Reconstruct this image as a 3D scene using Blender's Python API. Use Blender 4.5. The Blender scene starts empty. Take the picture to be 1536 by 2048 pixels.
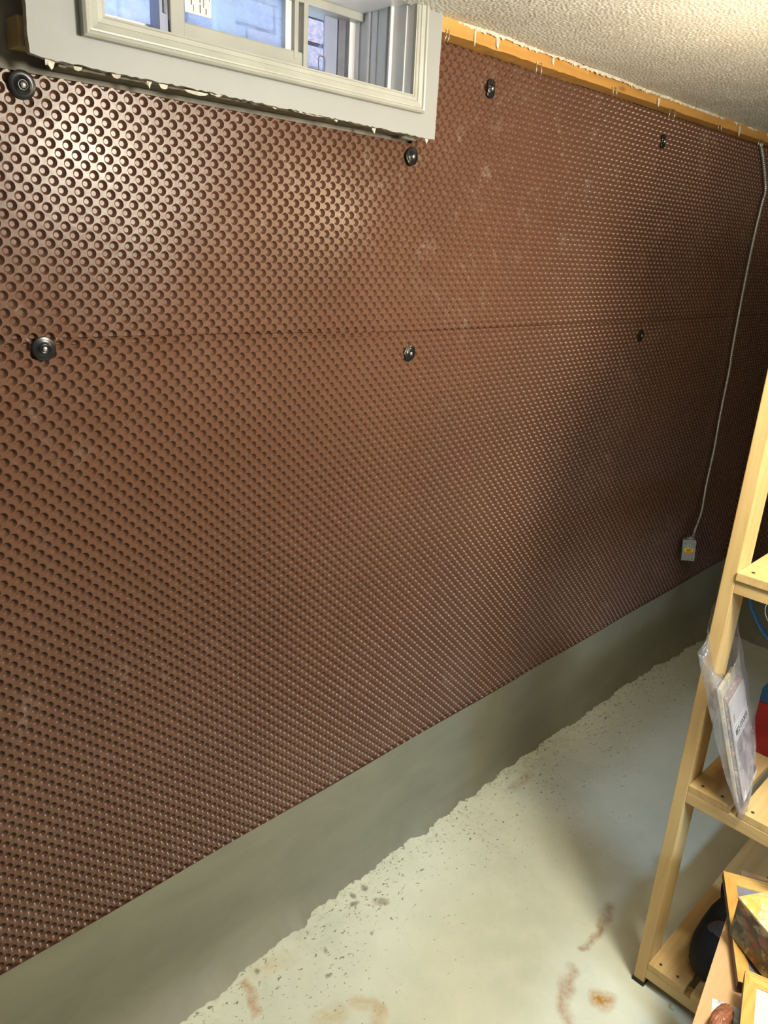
import bpy, bmesh, math, random
import numpy as np
from mathutils import Matrix, Vector, Quaternion

random.seed(7)
rng = np.random.default_rng(11)
S = bpy.context.scene
C = S.collection

# ---------------------------------------------------------------- camera
cam_d = bpy.data.cameras.new('camera')
cam_d.sensor_fit = 'HORIZONTAL'
cam_d.sensor_width = 36.0
cam_d.lens = 1517.18 / 1536.0 * 36.0
cam_d.clip_start = 0.02
cam = bpy.data.objects.new('camera', cam_d)
C.objects.link(cam)
right = Vector((0.71567685, -0.69640614, 0.053152))
down = Vector((-0.19779348, -0.27507599, -0.94085649))
fwd = Vector((0.66983908, 0.66283609, -0.33461011))
m3 = Matrix((right, -down, -fwd)).transposed()
cam.matrix_world = Matrix.Translation((0.0, -1.35, 1.87)) @ m3.to_4x4()
S.camera = cam

# ---------------------------------------------------------------- world (overcast daylight outside the window)
w = bpy.data.worlds.new('daylight')
S.world = w
w.use_nodes = True
bg = w.node_tree.nodes['Background']
bg.inputs['Color'].default_value = (0.60, 0.75, 1.0, 1)
bg.inputs['Strength'].default_value = 5.0

# ---------------------------------------------------------------- large lights of the room
def light(name, kind, loc, energy, color, size=0.1, target=None, size_y=None):
    d = bpy.data.lights.new(name, kind)
    d.energy = energy
    d.color = color
    if kind == 'AREA':
        d.size = size
        if size_y:
            d.shape = 'RECTANGLE'
            d.size_y = size_y
    else:
        d.shadow_soft_size = size
    o = bpy.data.objects.new(name, d)
    o.location = loc
    if target is not None:
        o.rotation_euler = (Vector(target) - Vector(loc)).to_track_quat('-Z', 'Y').to_euler()
    C.objects.link(o)
    return o

LAMP = (1.25, -1.42, 2.13)
BULB = (1.74, -0.74, 1.98)
light('room_lamp_light', 'POINT', LAMP, 113, (1.0, 0.935, 0.77), 0.14)
light('bare_bulb_light', 'POINT', BULB, 9.0, (1.0, 0.80, 0.52), 0.03)
fw = light('far_window_daylight', 'AREA', (0.95, -3.40, 1.90), 5.5, (0.50, 0.72, 1.0), 0.55, (2.06, -0.24, 0.0), 0.32)
fw.data.spread = math.radians(50)

# ---------------------------------------------------------------- exposure
S.view_settings.view_transform = 'Standard'
S.view_settings.look = 'None'
S.view_settings.gamma = 1.0
S.view_settings.use_curve_mapping = False
S.view_settings.exposure = 0.0

# ================================================================ helpers
def link(o, parent=None):
    C.objects.link(o)
    if parent is not None:
        o.parent = parent
        if parent.type == 'EMPTY':
            q = parent.rotation_euler.to_matrix().inverted()
            o.location = q @ (-parent.location)
            o.rotation_euler = q.to_euler()
    return o

def tag(o, label=None, cat=None, group=None, kind=None):
    if label: o['label'] = label
    if cat: o['category'] = cat
    if group: o['group'] = group
    if kind: o['kind'] = kind
    return o

def empty(name, loc, label=None, cat=None, group=None, kind=None):
    o = bpy.data.objects.new(name, None)
    o.location = loc
    o.empty_display_size = 0.05
    C.objects.link(o)
    return tag(o, label, cat, group, kind)

def mesh(name, verts, faces, mat, parent=None, smooth=False):
    me = bpy.data.meshes.new(name)
    me.from_pydata([tuple(v) for v in verts], [], [tuple(f) for f in faces])
    me.materials.append(mat)
    if smooth:
        me.polygons.foreach_set('use_smooth', [True] * len(me.polygons))
    me.update()
    return link(bpy.data.objects.new(name, me), parent)

def bm_obj(name, bm, mat, parent=None, smooth=False):
    me = bpy.data.meshes.new(name)
    bmesh.ops.recalc_face_normals(bm, faces=bm.faces)
    bm.to_mesh(me); bm.free()
    me.materials.append(mat)
    if smooth:
        me.polygons.foreach_set('use_smooth', [True] * len(me.polygons))
    return link(bpy.data.objects.new(name, me), parent)

def add_box(bm, lo, hi, mtx=None, bevel=0.0):
    r = bmesh.ops.create_cube(bm, size=1.0)
    vs = r['verts']
    c = [(a + b) / 2 for a, b in zip(lo, hi)]
    s = [abs(b - a) for a, b in zip(lo, hi)]
    for v in vs:
        v.co = Vector((c[0] + v.co.x * s[0], c[1] + v.co.y * s[1], c[2] + v.co.z * s[2]))
    if bevel > 0:
        es = list({e for v in vs for e in v.link_edges})
        r2 = bmesh.ops.bevel(bm, geom=es, offset=bevel, segments=2, profile=0.6, affect='EDGES')
        vs = list({v for f in r2['faces'] for v in f.verts} | {v for v in vs if v.is_valid})
    if mtx is not None:
        for v in vs:
            v.co = mtx @ v.co
    return vs

def box(name, lo, hi, mat, parent=None, bevel=0.0, mtx=None, smooth=False):
    bm = bmesh.new()
    add_box(bm, lo, hi, mtx, bevel)
    return bm_obj(name, bm, mat, parent, smooth)

def tube_geo(pts, rad, seg=8, rad_fn=None, caps=True):
    pts = [Vector(p) for p in pts]
    V, F = [], []
    t0 = (pts[1] - pts[0]).normalized()
    ref = Vector((0, 0, 1)) if abs(t0.z) < 0.9 else Vector((1, 0, 0))
    nrm = t0.cross(ref).normalized()
    for i, p in enumerate(pts):
        t = (pts[min(i + 1, len(pts) - 1)] - pts[max(i - 1, 0)]).normalized()
        nrm = (nrm - t * nrm.dot(t)).normalized()
        b = t.cross(nrm)
        r = rad if rad_fn is None else rad_fn(i)
        for k in range(seg):
            a = 2 * math.pi * k / seg
            V.append(p + (nrm * math.cos(a) + b * math.sin(a)) * r)
    for i in range(len(pts) - 1):
        for k in range(seg):
            a, b2 = i * seg + k, i * seg + (k + 1) % seg
            F.append((a, b2, b2 + seg, a + seg))
    if caps:
        F.append(tuple(range(seg - 1, -1, -1)))
        n0 = (len(pts) - 1) * seg
        F.append(tuple(range(n0, n0 + seg)))
    return V, F

def tube(name, pts, rad, mat, parent=None, seg=8, rad_fn=None, smooth=True):
    V, F = tube_geo(pts, rad, seg, rad_fn)
    return mesh(name, V, F, mat, parent, smooth)

def lathe_geo(profile, seg=24):
    """profile: list of (radius, height) around local Z."""
    V, F = [], []
    for r, h in profile:
        for k in range(seg):
            a = 2 * math.pi * k / seg
            V.append((r * math.cos(a), r * math.sin(a), h))
    for i in range(len(profile) - 1):
        for k in range(seg):
            a, b = i * seg + k, i * seg + (k + 1) % seg
            F.append((a, b, b + seg, a + seg))
    F.append(tuple(range(seg - 1, -1, -1)))
    n0 = (len(profile) - 1) * seg
    F.append(tuple(range(n0, n0 + seg)))
    return V, F

def spline(pts, n=12):
    P = [Vector(p) for p in pts]
    out = []
    for i in range(len(P) - 1):
        p0, p1, p2, p3 = P[max(i - 1, 0)], P[i], P[i + 1], P[min(i + 2, len(P) - 1)]
        for k in range(n):
            t = k / n
            out.append(0.5 * ((2 * p1) + (p2 - p0) * t + (2 * p0 - 5 * p1 + 4 * p2 - p3) * t * t + (3 * p1 - p0 - 3 * p2 + p3) * t ** 3))
    out.append(P[-1])
    return out

# ================================================================ materials
class NT:
    def __init__(self, name):
        self.m = bpy.data.materials.new(name)
        self.m.use_nodes = True
        self.t = self.m.node_tree
        self.b = self.t.nodes['Principled BSDF']
        self.out = self.t.nodes['Material Output']
    def n(self, typ, **kw):
        nd = self.t.nodes.new(typ)
        for k, v in kw.items():
            if k.startswith('i_'):
                nd.inputs[k[2:].replace('_', ' ')].default_value = v
            else:
                setattr(nd, k, v)
        return nd
    def l(self, a, b):
        self.t.links.new(a, b)
    def coord(self, scale=(1, 1, 1), kind='Object', loc=(0, 0, 0)):
        tc = self.n('ShaderNodeTexCoord')
        mp = self.n('ShaderNodeMapping')
        mp.inputs['Scale'].default_value = scale
        mp.inputs['Location'].default_value = loc
        self.l(tc.outputs[kind], mp.inputs['Vector'])
        return mp.outputs['Vector']
    def noise(self, vec, scale, detail=4, rough=0.55, dist=0.0):
        nd = self.n('ShaderNodeTexNoise')
        nd.inputs['Scale'].default_value = scale
        nd.inputs['Detail'].default_value = detail
        nd.inputs['Roughness'].default_value = rough
        nd.inputs['Distortion'].default_value = dist
        self.l(vec, nd.inputs['Vector'])
        return nd.outputs['Fac']
    def ramp(self, fac, stops):
        nd = self.n('ShaderNodeValToRGB')
        e = nd.color_ramp.elements
        while len(e) < len(stops):
            e.new(0.5)
        for el, (p, c) in zip(e, stops):
            el.position = p
            el.color = (c[0], c[1], c[2], 1) if not isinstance(c, (int, float)) else (c, c, c, 1)
        self.l(fac, nd.inputs['Fac'])
        return nd.outputs['Color']
    def mix(self, fac, a, b, mode='MIX'):
        nd = self.n('ShaderNodeMix', data_type='RGBA', blend_type=mode)
        for s, v in ((0, fac), (6, a), (7, b)):
            if hasattr(v, 'is_linked') or hasattr(v, 'links'):
                self.l(v, nd.inputs[s])
            elif s == 0:
                nd.inputs[0].default_value = v
            else:
                nd.inputs[s].default_value = (v[0], v[1], v[2], 1)
        return nd.outputs[2]
    def math(self, op, a, b=None, clamp=False):
        nd = self.n('ShaderNodeMath', operation=op, use_clamp=clamp)
        for i, v in enumerate((a, b)):
            if v is None: continue
            if isinstance(v, (int, float)): nd.inputs[i].default_value = v
            else: self.l(v, nd.inputs[i])
        return nd.outputs[0]
    def bump(self, h, strength=0.3, dist=0.002):
        nd = self.n('ShaderNodeBump')
        nd.inputs['Strength'].default_value = strength
        nd.inputs['Distance'].default_value = dist
        self.l(h, nd.inputs['Height'])
        self.l(nd.outputs['Normal'], self.b.inputs['Normal'])
    def base(self, v):
        if isinstance(v, tuple): self.b.inputs['Base Color'].default_value = (*v, 1)
        else: self.l(v, self.b.inputs['Base Color'])
    def rough(self, v):
        if isinstance(v, (int, float)): self.b.inputs['Roughness'].default_value = v
        else: self.l(v, self.b.inputs['Roughness'])

def plain(name, col, rough=0.6, metal=0.0, var=0.12, scale=30.0, bump=0.0, spec=0.5):
    k = NT(name)
    v = k.coord()
    f = k.noise(v, scale, 4)
    lo = tuple(c * (1 - var) for c in col); hi = tuple(min(1, c * (1 + var)) for c in col)
    k.base(k.ramp(f, [(0.3, lo), (0.7, hi)]))
    k.rough(rough)
    k.b.inputs['Metallic'].default_value = metal
    k.b.inputs['Specular IOR Level'].default_value = spec
    if bump: k.bump(f, bump)
    return k.m

def wood(name, axis, light_c, dark_c, rough=0.55, knots=True):
    k = NT(name)
    sc = [26.0, 26.0, 26.0]
    sc[axis] = 1.6
    oi = k.n('ShaderNodeObjectInfo')
    tc = k.n('ShaderNodeTexCoord')
    off = k.n('ShaderNodeVectorMath', operation='SCALE')
    cx = k.n('ShaderNodeCombineXYZ')
    k.l(oi.outputs['Random'], cx.inputs[0]); k.l(oi.outputs['Random'], cx.inputs[1]); k.l(oi.outputs['Random'], cx.inputs[2])
    k.l(cx.outputs[0], off.inputs[0]); off.inputs['Scale'].default_value = 7.3
    ad = k.n('ShaderNodeVectorMath', operation='ADD')
    k.l(tc.outputs['Object'], ad.inputs[0]); k.l(off.outputs[0], ad.inputs[1])
    mp = k.n('ShaderNodeMapping'); mp.inputs['Scale'].default_value = sc
    k.l(ad.outputs[0], mp.inputs['Vector'])
    g = k.noise(mp.outputs['Vector'], 1.0, 5, 0.6, 1.2)
    wv = k.n('ShaderNodeTexNoise'); wv.inputs['Scale'].default_value = 4.5; wv.inputs['Detail'].default_value = 3
    k.l(mp.outputs['Vector'], wv.inputs['Vector'])
    col = k.ramp(g, [(0.32, dark_c), (0.62, light_c)])
    mid = tuple((a * 0.55 + b * 0.45) for a, b in zip(light_c, dark_c))
    col = k.mix(k.math('MULTIPLY', wv.outputs['Fac'], 0.45), col, mid)
    if knots:
        vo = k.n('ShaderNodeTexVoronoi')
        vo.inputs['Scale'].default_value = 1.0
        kn = [14.0, 14.0, 14.0]; kn[axis] = 4.5
        m2 = k.n('ShaderNodeMapping'); m2.inputs['Scale'].default_value = kn
        k.l(ad.outputs[0], m2.inputs['Vector']); k.l(m2.outputs['Vector'], vo.inputs['Vector'])
        kf = k.ramp(vo.outputs['Distance'], [(0.05, 0.55), (0.13, 0.0)])
        col = k.mix(kf, col, tuple(c * 0.35 for c in dark_c))
    k.base(col)
    k.rough(rough)
    k.bump(g, 0.15, 0.001)
    return k.m

def membrane_material():
    k = NT('brown_dimpled_plastic')
    v = k.coord()
    f1 = k.noise(v, 1.6, 3)
    f2 = k.noise(v, 9.0, 5, 0.6)
    base = k.ramp(f1, [(0.3, (0.098, 0.045, 0.027)), (0.7, (0.128, 0.060, 0.036))])
    # pale scuffs and dust with their own shape
    vs = k.coord((1.0, 1.0, 0.8), loc=(0.3, 0, 0.2))
    s1 = k.noise(vs, 9.0, 9, 0.78, 2.2)
    s2 = k.noise(v, 1.3, 2)
    sc = k.math('MULTIPLY', k.ramp(s1, [(0.55, 0.0), (0.74, 1.0)]), k.ramp(s2, [(0.45, 0.0), (0.62, 1.0)]))
    base = k.mix(k.math('MULTIPLY', sc, 0.36), base, (0.46, 0.38, 0.32))
    k.base(base)
    k.rough(k.ramp(f2, [(0.3, 0.29), (0.7, 0.37)]))
    k.b.inputs['IOR'].default_value = 1.52
    f3 = k.noise(v, 55.0, 2, 0.5)
    k.bump(f3, 0.12, 0.003)
    return k.m

def floor_material():
    k = NT('worn_painted_concrete')
    v = k.coord()
    f1 = k.noise(v, 2.2, 5, 0.6)
    f2 = k.noise(v, 14.0, 6, 0.65)
    col = k.ramp(f1, [(0.3, (0.56, 0.60, 0.50)), (0.7, (0.70, 0.73, 0.60))])
    col = k.mix(k.math('MULTIPLY', k.ramp(f2, [(0.45, 0.0), (0.75, 1.0)]), 0.35), col, (0.82, 0.80, 0.68))
    # warped coordinates for stains
    tc = k.n('ShaderNodeTexCoord')
    nz = k.n('ShaderNodeTexNoise'); nz.inputs['Scale'].default_value = 18.0; nz.inputs['Detail'].default_value = 5
    k.l(tc.outputs['Object'], nz.inputs['Vector'])
    sub = k.n('ShaderNodeVectorMath', operation='SUBTRACT'); sub.inputs[1].default_value = (0.5, 0.5, 0.5)
    k.l(nz.outputs['Color'], sub.inputs[0])
    scl = k.n('ShaderNodeVectorMath', operation='SCALE'); scl.inputs['Scale'].default_value = 0.055
    k.l(sub.outputs[0], scl.inputs[0])
    wv = k.n('ShaderNodeVectorMath', operation='ADD')
    k.l(tc.outputs['Object'], wv.inputs[0]); k.l(scl.outputs[0], wv.inputs[1])
    def spot(c, r, soft):
        d = k.n('ShaderNodeVectorMath', operation='DISTANCE'); d.inputs[1].default_value = (c[0], c[1], 0)
        sep = k.n('ShaderNodeSeparateXYZ'); k.l(wv.outputs[0], sep.inputs[0])
        cb = k.n('ShaderNodeCombineXYZ'); k.l(sep.outputs[0], cb.inputs[0]); k.l(sep.outputs[1], cb.inputs[1])
        k.l(cb.outputs[0], d.inputs[0])
        mr = k.n('ShaderNodeMapRange'); mr.inputs[1].default_value = r + soft; mr.inputs[2].default_value = max(r - soft, 0)
        k.l(d.outputs['Value'], mr.inputs[0])
        return mr.outputs[0]
    def seg(a, b, r, soft):
        sep = k.n('ShaderNodeSeparateXYZ'); k.l(wv.outputs[0], sep.inputs[0])
        ux, uy = b[0] - a[0], b[1] - a[1]
        L2 = ux * ux + uy * uy
        px = k.math('SUBTRACT', sep.outputs[0], a[0]); py = k.math('SUBTRACT', sep.outputs[1], a[1])
        t = k.math('DIVIDE', k.math('ADD', k.math('MULTIPLY', px, ux), k.math('MULTIPLY', py, uy)), L2, clamp=True)
        dx = k.math('SUBTRACT', px, k.math('MULTIPLY', t, ux)); dy = k.math('SUBTRACT', py, k.math('MULTIPLY', t, uy))
        d = k.math('SQRT', k.math('ADD', k.math('MULTIPLY', dx, dx), k.math('MULTIPLY', dy, dy)))
        mr = k.n('ShaderNodeMapRange'); mr.inputs[1].default_value = r + soft; mr.inputs[2].default_value = max(r - soft, 0)
        k.l(d, mr.inputs[0])
        return mr.outputs[0]
    mott = k.ramp(k.noise(v, 60.0, 4, 0.7), [(0.30, 0.35), (0.55, 1.0)])
    rust = [(seg((1.712, -0.657), (1.613, -0.658), 0.004, 0.010), 0.75, (0.30, 0.14, 0.05)),
            (seg((1.80, -0.625), (1.712, -0.657), 0.010, 0.014), 0.75, (0.34, 0.20, 0.10)),
            (seg((1.53, -0.668), (1.455, -0.690), 0.013, 0.014), 0.75, (0.36, 0.19, 0.10)),
            (seg((1.435, -0.695), (1.385, -0.745), 0.011, 0.015), 0.75, (0.36, 0.19, 0.10)),
            (spot((1.515, -0.775), 0.026, 0.018), 1.0, (0.42, 0.19, 0.02)),
            (seg((0.97, -0.335), (0.93, -0.32), 0.020, 0.020), 0.6, (0.50, 0.36, 0.14)),
            (seg((1.02, -0.33), (1.06, -0.40), 0.008, 0.016), 0.6, (0.52, 0.34, 0.15)),
            (seg((1.06, -0.40), (1.02, -0.42), 0.008, 0.016), 0.6, (0.52, 0.34, 0.15)),
            (seg((0.84, -0.10), (0.815, -0.19), 0.006, 0.010), 0.8, (0.45, 0.24, 0.12)),
            (seg((0.88, -0.095), (0.96, -0.12), 0.012, 0.03), 0.4, (0.55, 0.42, 0.20)),
            (seg((2.02, -0.11), (2.12, -0.10), 0.012, 0.02), 0.5, (0.30, 0.20, 0.10))]
    for f, a, c in rust:
        col = k.mix(k.math('MULTIPLY', k.math('MULTIPLY', f, mott), a), col, c)
    col = k.mix(k.math('MULTIPLY', spot((1.297, -0.153), 0.017, 0.006), 0.75), col, (0.30, 0.26, 0.17))
    for c, r in [((1.06, -0.165), .006), ((1.20, -0.21), .005), ((1.02, -0.235), .008), ((0.875, -0.098), .007), ((1.24, -0.075), .007), ((1.225, -0.105), .011), ((1.29, -0.085), .012)]:
        col = k.mix(k.math('MULTIPLY', spot(c, r, 0.004), 0.8), col, (0.19, 0.19, 0.15))
    # dark flecks of worn-through paint, denser by the wall
    fl = k.noise(k.coord((1.0, 1.6, 1.0)), 62.0, 3, 0.6, 0.7)
    big = k.noise(v, 5.0, 3)
    sepw = k.n('ShaderNodeSeparateXYZ'); k.l(tc.outputs['Object'], sepw.inputs[0])
    mrw = k.n('ShaderNodeMapRange'); mrw.inputs[1].default_value = -0.55; mrw.inputs[2].default_value = -0.02
    k.l(sepw.outputs[1], mrw.inputs[0])
    thr = k.math('SUBTRACT', 0.72, k.math('MULTIPLY', k.math('MULTIPLY', mrw.outputs[0], big), 0.24))
    flm = k.math('MULTIPLY', k.math('SUBTRACT', fl, thr), 40.0, clamp=True)
    col = k.mix(k.math('MULTIPLY', flm, 0.85), col, (0.15, 0.15, 0.11))
    ed = k.noise(v, 30.0, 5, 0.7)
    mre = k.n('ShaderNodeMapRange'); mre.inputs[1].default_value = -0.17; mre.inputs[2].default_value = 0.0
    k.l(sepw.outputs[1], mre.inputs[0])
    em = k.math('MULTIPLY', k.math('MULTIPLY', mre.outputs[0], k.ramp(ed, [(0.5, 0.0), (0.7, 1.0)])), 0.6)
    col = k.mix(em, col, (0.34, 0.31, 0.13))
    k.base(col)
    k.rough(k.ramp(f2, [(0.3, 0.36), (0.7, 0.55)]))
    k.bump(k.noise(v, 35.0, 5, 0.6), 0.12, 0.002)
    return k.m

M = {}
M['membrane'] = membrane_material()
M['floor'] = floor_material()
def cement_material():
    k = NT('troweled_grey_cement')
    v = k.coord((1.0, 1.0, 2.2))
    f = k.noise(v, 3.5, 6, 0.6, 0.6)
    f2 = k.noise(v, 26.0, 5, 0.6, 0.8)
    c = k.ramp(f, [(0.3, (0.185, 0.180, 0.130)), (0.7, (0.235, 0.230, 0.165))])
    c = k.mix(k.math('MULTIPLY', k.ramp(f2, [(0.6, 0.0), (0.8, 1.0)]), 0.25), c, (0.32, 0.31, 0.22))
    k.base(c); k.rough(0.52); k.bump(f2, 0.12, 0.003)
    return k.m
M['cement'] = cement_material()
M['concrete'] = plain('raw_concrete', (0.22, 0.21, 0.18), 0.9, scale=18, var=0.25, bump=0.3)
M['ceil'] = plain('stippled_ceiling_paint', (0.64, 0.645, 0.62), 0.5, scale=120, var=0.06, bump=0.25)
M['plaster'] = plain('dim_wall_paint', (0.16, 0.15, 0.14), 0.7, scale=6, var=0.04)
M['drywall'] = plain('painted_drywall', (0.285, 0.295, 0.298), 0.55, scale=9, var=0.035)
M['paper'] = plain('torn_drywall_paper', (0.55, 0.52, 0.44), 0.85, scale=60, var=0.2)
M['gypsum'] = plain('gypsum_edge', (0.34, 0.32, 0.28), 0.95, scale=90, var=0.3, bump=0.4)
M['casing'] = plain('ivory_gloss_casing', (0.36, 0.365, 0.335), 0.38, scale=14, var=0.07)
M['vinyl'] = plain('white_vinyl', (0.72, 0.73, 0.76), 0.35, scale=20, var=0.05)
M['vinyl_shade'] = plain('blue_shaded_vinyl', (0.30, 0.33, 0.46), 0.4, scale=20, var=0.06)  # white vinyl with the recess's bluish shade painted into its colour
M['vinyl_dark'] = plain('grey_track_gasket', (0.16, 0.16, 0.20), 0.5, scale=40, var=0.15)
M['black'] = plain('black_plastic', (0.010, 0.011, 0.013), 0.25, scale=40, var=0.2)
M['black_fabric'] = plain('black_fabric', (0.010, 0.010, 0.012), 0.8, scale=200, var=0.3, bump=0.2)
M['grey_fabric'] = plain('dark_grey_fabric', (0.085, 0.085, 0.10), 0.75, scale=200, var=0.2)
M['steel'] = plain('galvanised_steel', (0.55, 0.56, 0.55), 0.38, 0.9, scale=35, var=0.12)
M['steel_dull'] = plain('zinc_box_metal', (0.42, 0.44, 0.46), 0.45, 0.7, scale=60, var=0.12)
M['nail'] = plain('shiny_nail_head', (0.75, 0.74, 0.68), 0.3, 0.9, scale=60, var=0.1)
PINE_L, PINE_D = (0.60, 0.43, 0.19), (0.46, 0.29, 0.11)
M['pine_x'] = wood('pine_grain_along_x', 0, PINE_L, PINE_D)
M['pine_y'] = wood('pine_grain_along_y', 1, PINE_L, PINE_D)
M['pine_z'] = wood('pine_grain_along_z', 2, PINE_L, PINE_D)
M['strip'] = wood('old_orange_strapping', 0, (0.58, 0.32, 0.085), (0.42, 0.21, 0.05))
M['ply'] = wood('maple_board', 0, (0.72, 0.47, 0.26), (0.62, 0.38, 0.19), knots=False)
M['frame_wood'] = wood('honey_frame_wood', 0, (0.72, 0.43, 0.12), (0.55, 0.29, 0.07), 0.35, knots=False)
M['frame_wood_y'] = wood('honey_frame_wood_cross', 1, (0.72, 0.43, 0.12), (0.55, 0.29, 0.07), 0.35, knots=False)
M['frame_side'] = plain('dark_frame_edge', (0.05, 0.022, 0.018), 0.5)
M['rubber'] = plain('black_rubber_foot', (0.012, 0.012, 0.012), 0.7)
M['screw'] = plain('brown_screw_head', (0.09, 0.06, 0.035), 0.45, 0.5)

# ================================================================ setting: room shell
ZC = 2.342          # ceiling
XF = 3.95           # far wall
XB = -1.3           # wall behind the camera's left
YB = -3.5
def struct(o, label=None, cat=None):
    o['kind'] = 'structure'
    if label: o['label'] = label
    if cat: o['category'] = cat
    return o

struct(box('floor', (XB - .1, YB - .1, -0.12), (XF + .1, 0.25, 0.0), M['floor']), 'worn grey-green painted concrete floor with rust stains', 'floor')

# window opening in the concrete wall
WX0, WX1, WZ0 = 0.560, 1.360, 2.130
bm = bmesh.new()
add_box(bm, (XB - .1, 0.018, 0.0), (WX0, 0.22, 2.75))
add_box(bm, (WX1, 0.018, 0.0), (XF + .1, 0.22, 2.75))
add_box(bm, (WX0, 0.018, 0.0), (WX1, 0.22, WZ0))
add_box(bm, (WX0, 0.018, 2.365), (WX1, 0.22, 2.75))
struct(bm_obj('wall_front', bm, M['concrete']), 'raw concrete foundation wall behind the brown membrane', 'wall')
struct(box('wall_right', (XF + .018, YB - .1, 0.0), (XF + .12, 0.010, 2.5), M['concrete']), 'concrete end wall behind the shelving', 'wall')
struct(box('wall_left', (XB - .1, YB - .1, 0.0), (XB, 0.010, 2.5), M['plaster']), 'plain painted wall closing the room', 'wall')
struct(box('wall_back', (XB, YB - .1, 0.0), (XF + .01, YB, 2.5), M['plaster']), 'plain painted wall opposite the window', 'wall')

# ceiling: stippled relief where the lens sees it, plain slab beyond
def band_noise(nx, ny, res, lam_lo, lam_hi, seed):
    r = np.random.default_rng(seed)
    a = r.standard_normal((nx, ny))
    fx = np.fft.fftfreq(nx, res)[:, None]; fy = np.fft.fftfreq(ny, res)[None, :]
    fr = np.sqrt(fx ** 2 + fy ** 2)
    g = np.exp(-0.5 * ((np.log(np.maximum(fr, 1e-6)) - np.log(1 / math.sqrt(lam_lo * lam_hi))) / (0.5 * math.log(lam_hi / lam_lo))) ** 2)
    g[0, 0] = 0
    b = np.real(np.fft.ifft2(np.fft.fft2(a) * g))
    return b / b.std()

def np_mesh(name, V, Q, mat, parent=None, smooth=True, extra=None):
    """V (n,3), Q (m,4) quads, extra (k,nside) polygons."""
    me = bpy.data.meshes.new(name)
    loops = [Q.ravel()]
    starts = [np.arange(len(Q)) * 4]
    tot = len(Q) * 4
    if extra is not None:
        for E in extra:
            loops.append(E.ravel())
            starts.append(tot + np.arange(len(E)) * E.shape[1])
            tot += E.size
    loops = np.concatenate(loops).astype(np.int32)
    starts = np.concatenate(starts).astype(np.int32)
    me.vertices.add(len(V)); me.vertices.foreach_set('co', np.ascontiguousarray(V, dtype=np.float32).ravel())
    me.loops.add(len(loops)); me.loops.foreach_set('vertex_index', loops)
    me.polygons.add(len(starts)); me.polygons.foreach_set('loop_start', starts)
    me.polygons.foreach_set('use_smooth', np.full(len(starts), smooth))
    me.update(calc_edges=True)
    me.validate()
    me.materials.append(mat)
    return link(bpy.data.objects.new(name, me), parent)

def grid_quads(nx, ny):
    i, j = np.meshgrid(np.arange(nx - 1), np.arange(ny - 1), indexing='ij')
    a = (i * ny + j).ravel()
    return np.stack([a, a + 1, a + ny + 1, a + ny], axis=1)

res = 0.0030
cx0, cx1, cy0 = 1.15, 3.55, -0.80
nx, ny = int((cx1 - cx0) / res), int((0.0 - 0.045 - cy0) / res)
xs = np.linspace(cx0, cx1, nx); ys = np.linspace(cy0, -0.045, ny)
h = band_noise(nx, ny, res, 0.0068, 0.0140, 3)
h2 = band_noise(nx, ny, res, 0.3, 0.9, 4)
h = np.clip(h, -0.8, 2.0) * 0.0010 + h2 * 0.0008
edge = 0.010 * np.interp(xs, np.linspace(cx0, cx1, 160), np.cumsum(rng.standard_normal(160)) * 0.18)
edge -= edge.mean()
edge = np.clip(edge, -0.010, 0.014)
YS = ys[None, :] + (edge[:, None] * (np.clip((ys[None, :] + 0.3) / 0.255, 0, 1) ** 3))
V = np.stack([np.repeat(xs[:, None], ny, 1), YS, ZC - h], axis=-1).reshape(-1, 3)
o = np_mesh('ceiling', V, grid_quads(nx, ny), M['ceil'])
struct(o, 'stippled off-white ceiling with torn edge above wood strip', 'ceiling')
bm = bmesh.new()
add_box(bm, (XB - .1, YB - .1, ZC + 0.003), (cx0, 0.010, ZC + .12))
add_box(bm, (cx0, YB - .1, ZC + 0.003), (XF + .1, cy0, ZC + .12))
add_box(bm, (cx1, cy0, ZC + 0.0025), (XF + .1, -0.045, ZC + .12))
add_box(bm, (cx0, cy0, ZC + 0.006), (XF + .1, 0.010, ZC + .12))
struct(bm_obj('ceiling', bm, M['ceil']), 'plain ceiling slab over the rest of the room', 'ceiling')
# torn white paper edge of the ceiling board
tv, tf = [], []
n = 420
for i in range(n):
    x = 1.40 + (XF - 1.40) * i / (n - 1)
    e = float(np.interp(x, xs, edge))
    j1 = random.uniform(-0.0025, 0.0025); j2 = abs(random.gauss(0, 0.0022))
    tv += [(x, -0.050 + e + j1, ZC - 0.0002), (x, -0.048 + e + j1 + 0.002, ZC - 0.005 - j2), (x, -0.036 + e, ZC + 0.001)]
for i in range(n - 1):
    a = i * 3
    tf += [(a, a + 3, a + 4, a + 1), (a + 1, a + 4, a + 5, a + 2)]
pe = mesh('trim_1', tv, tf, M['paper'])
struct(pe, 'torn white paper edge of the ceiling board', 'torn edge')

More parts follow.
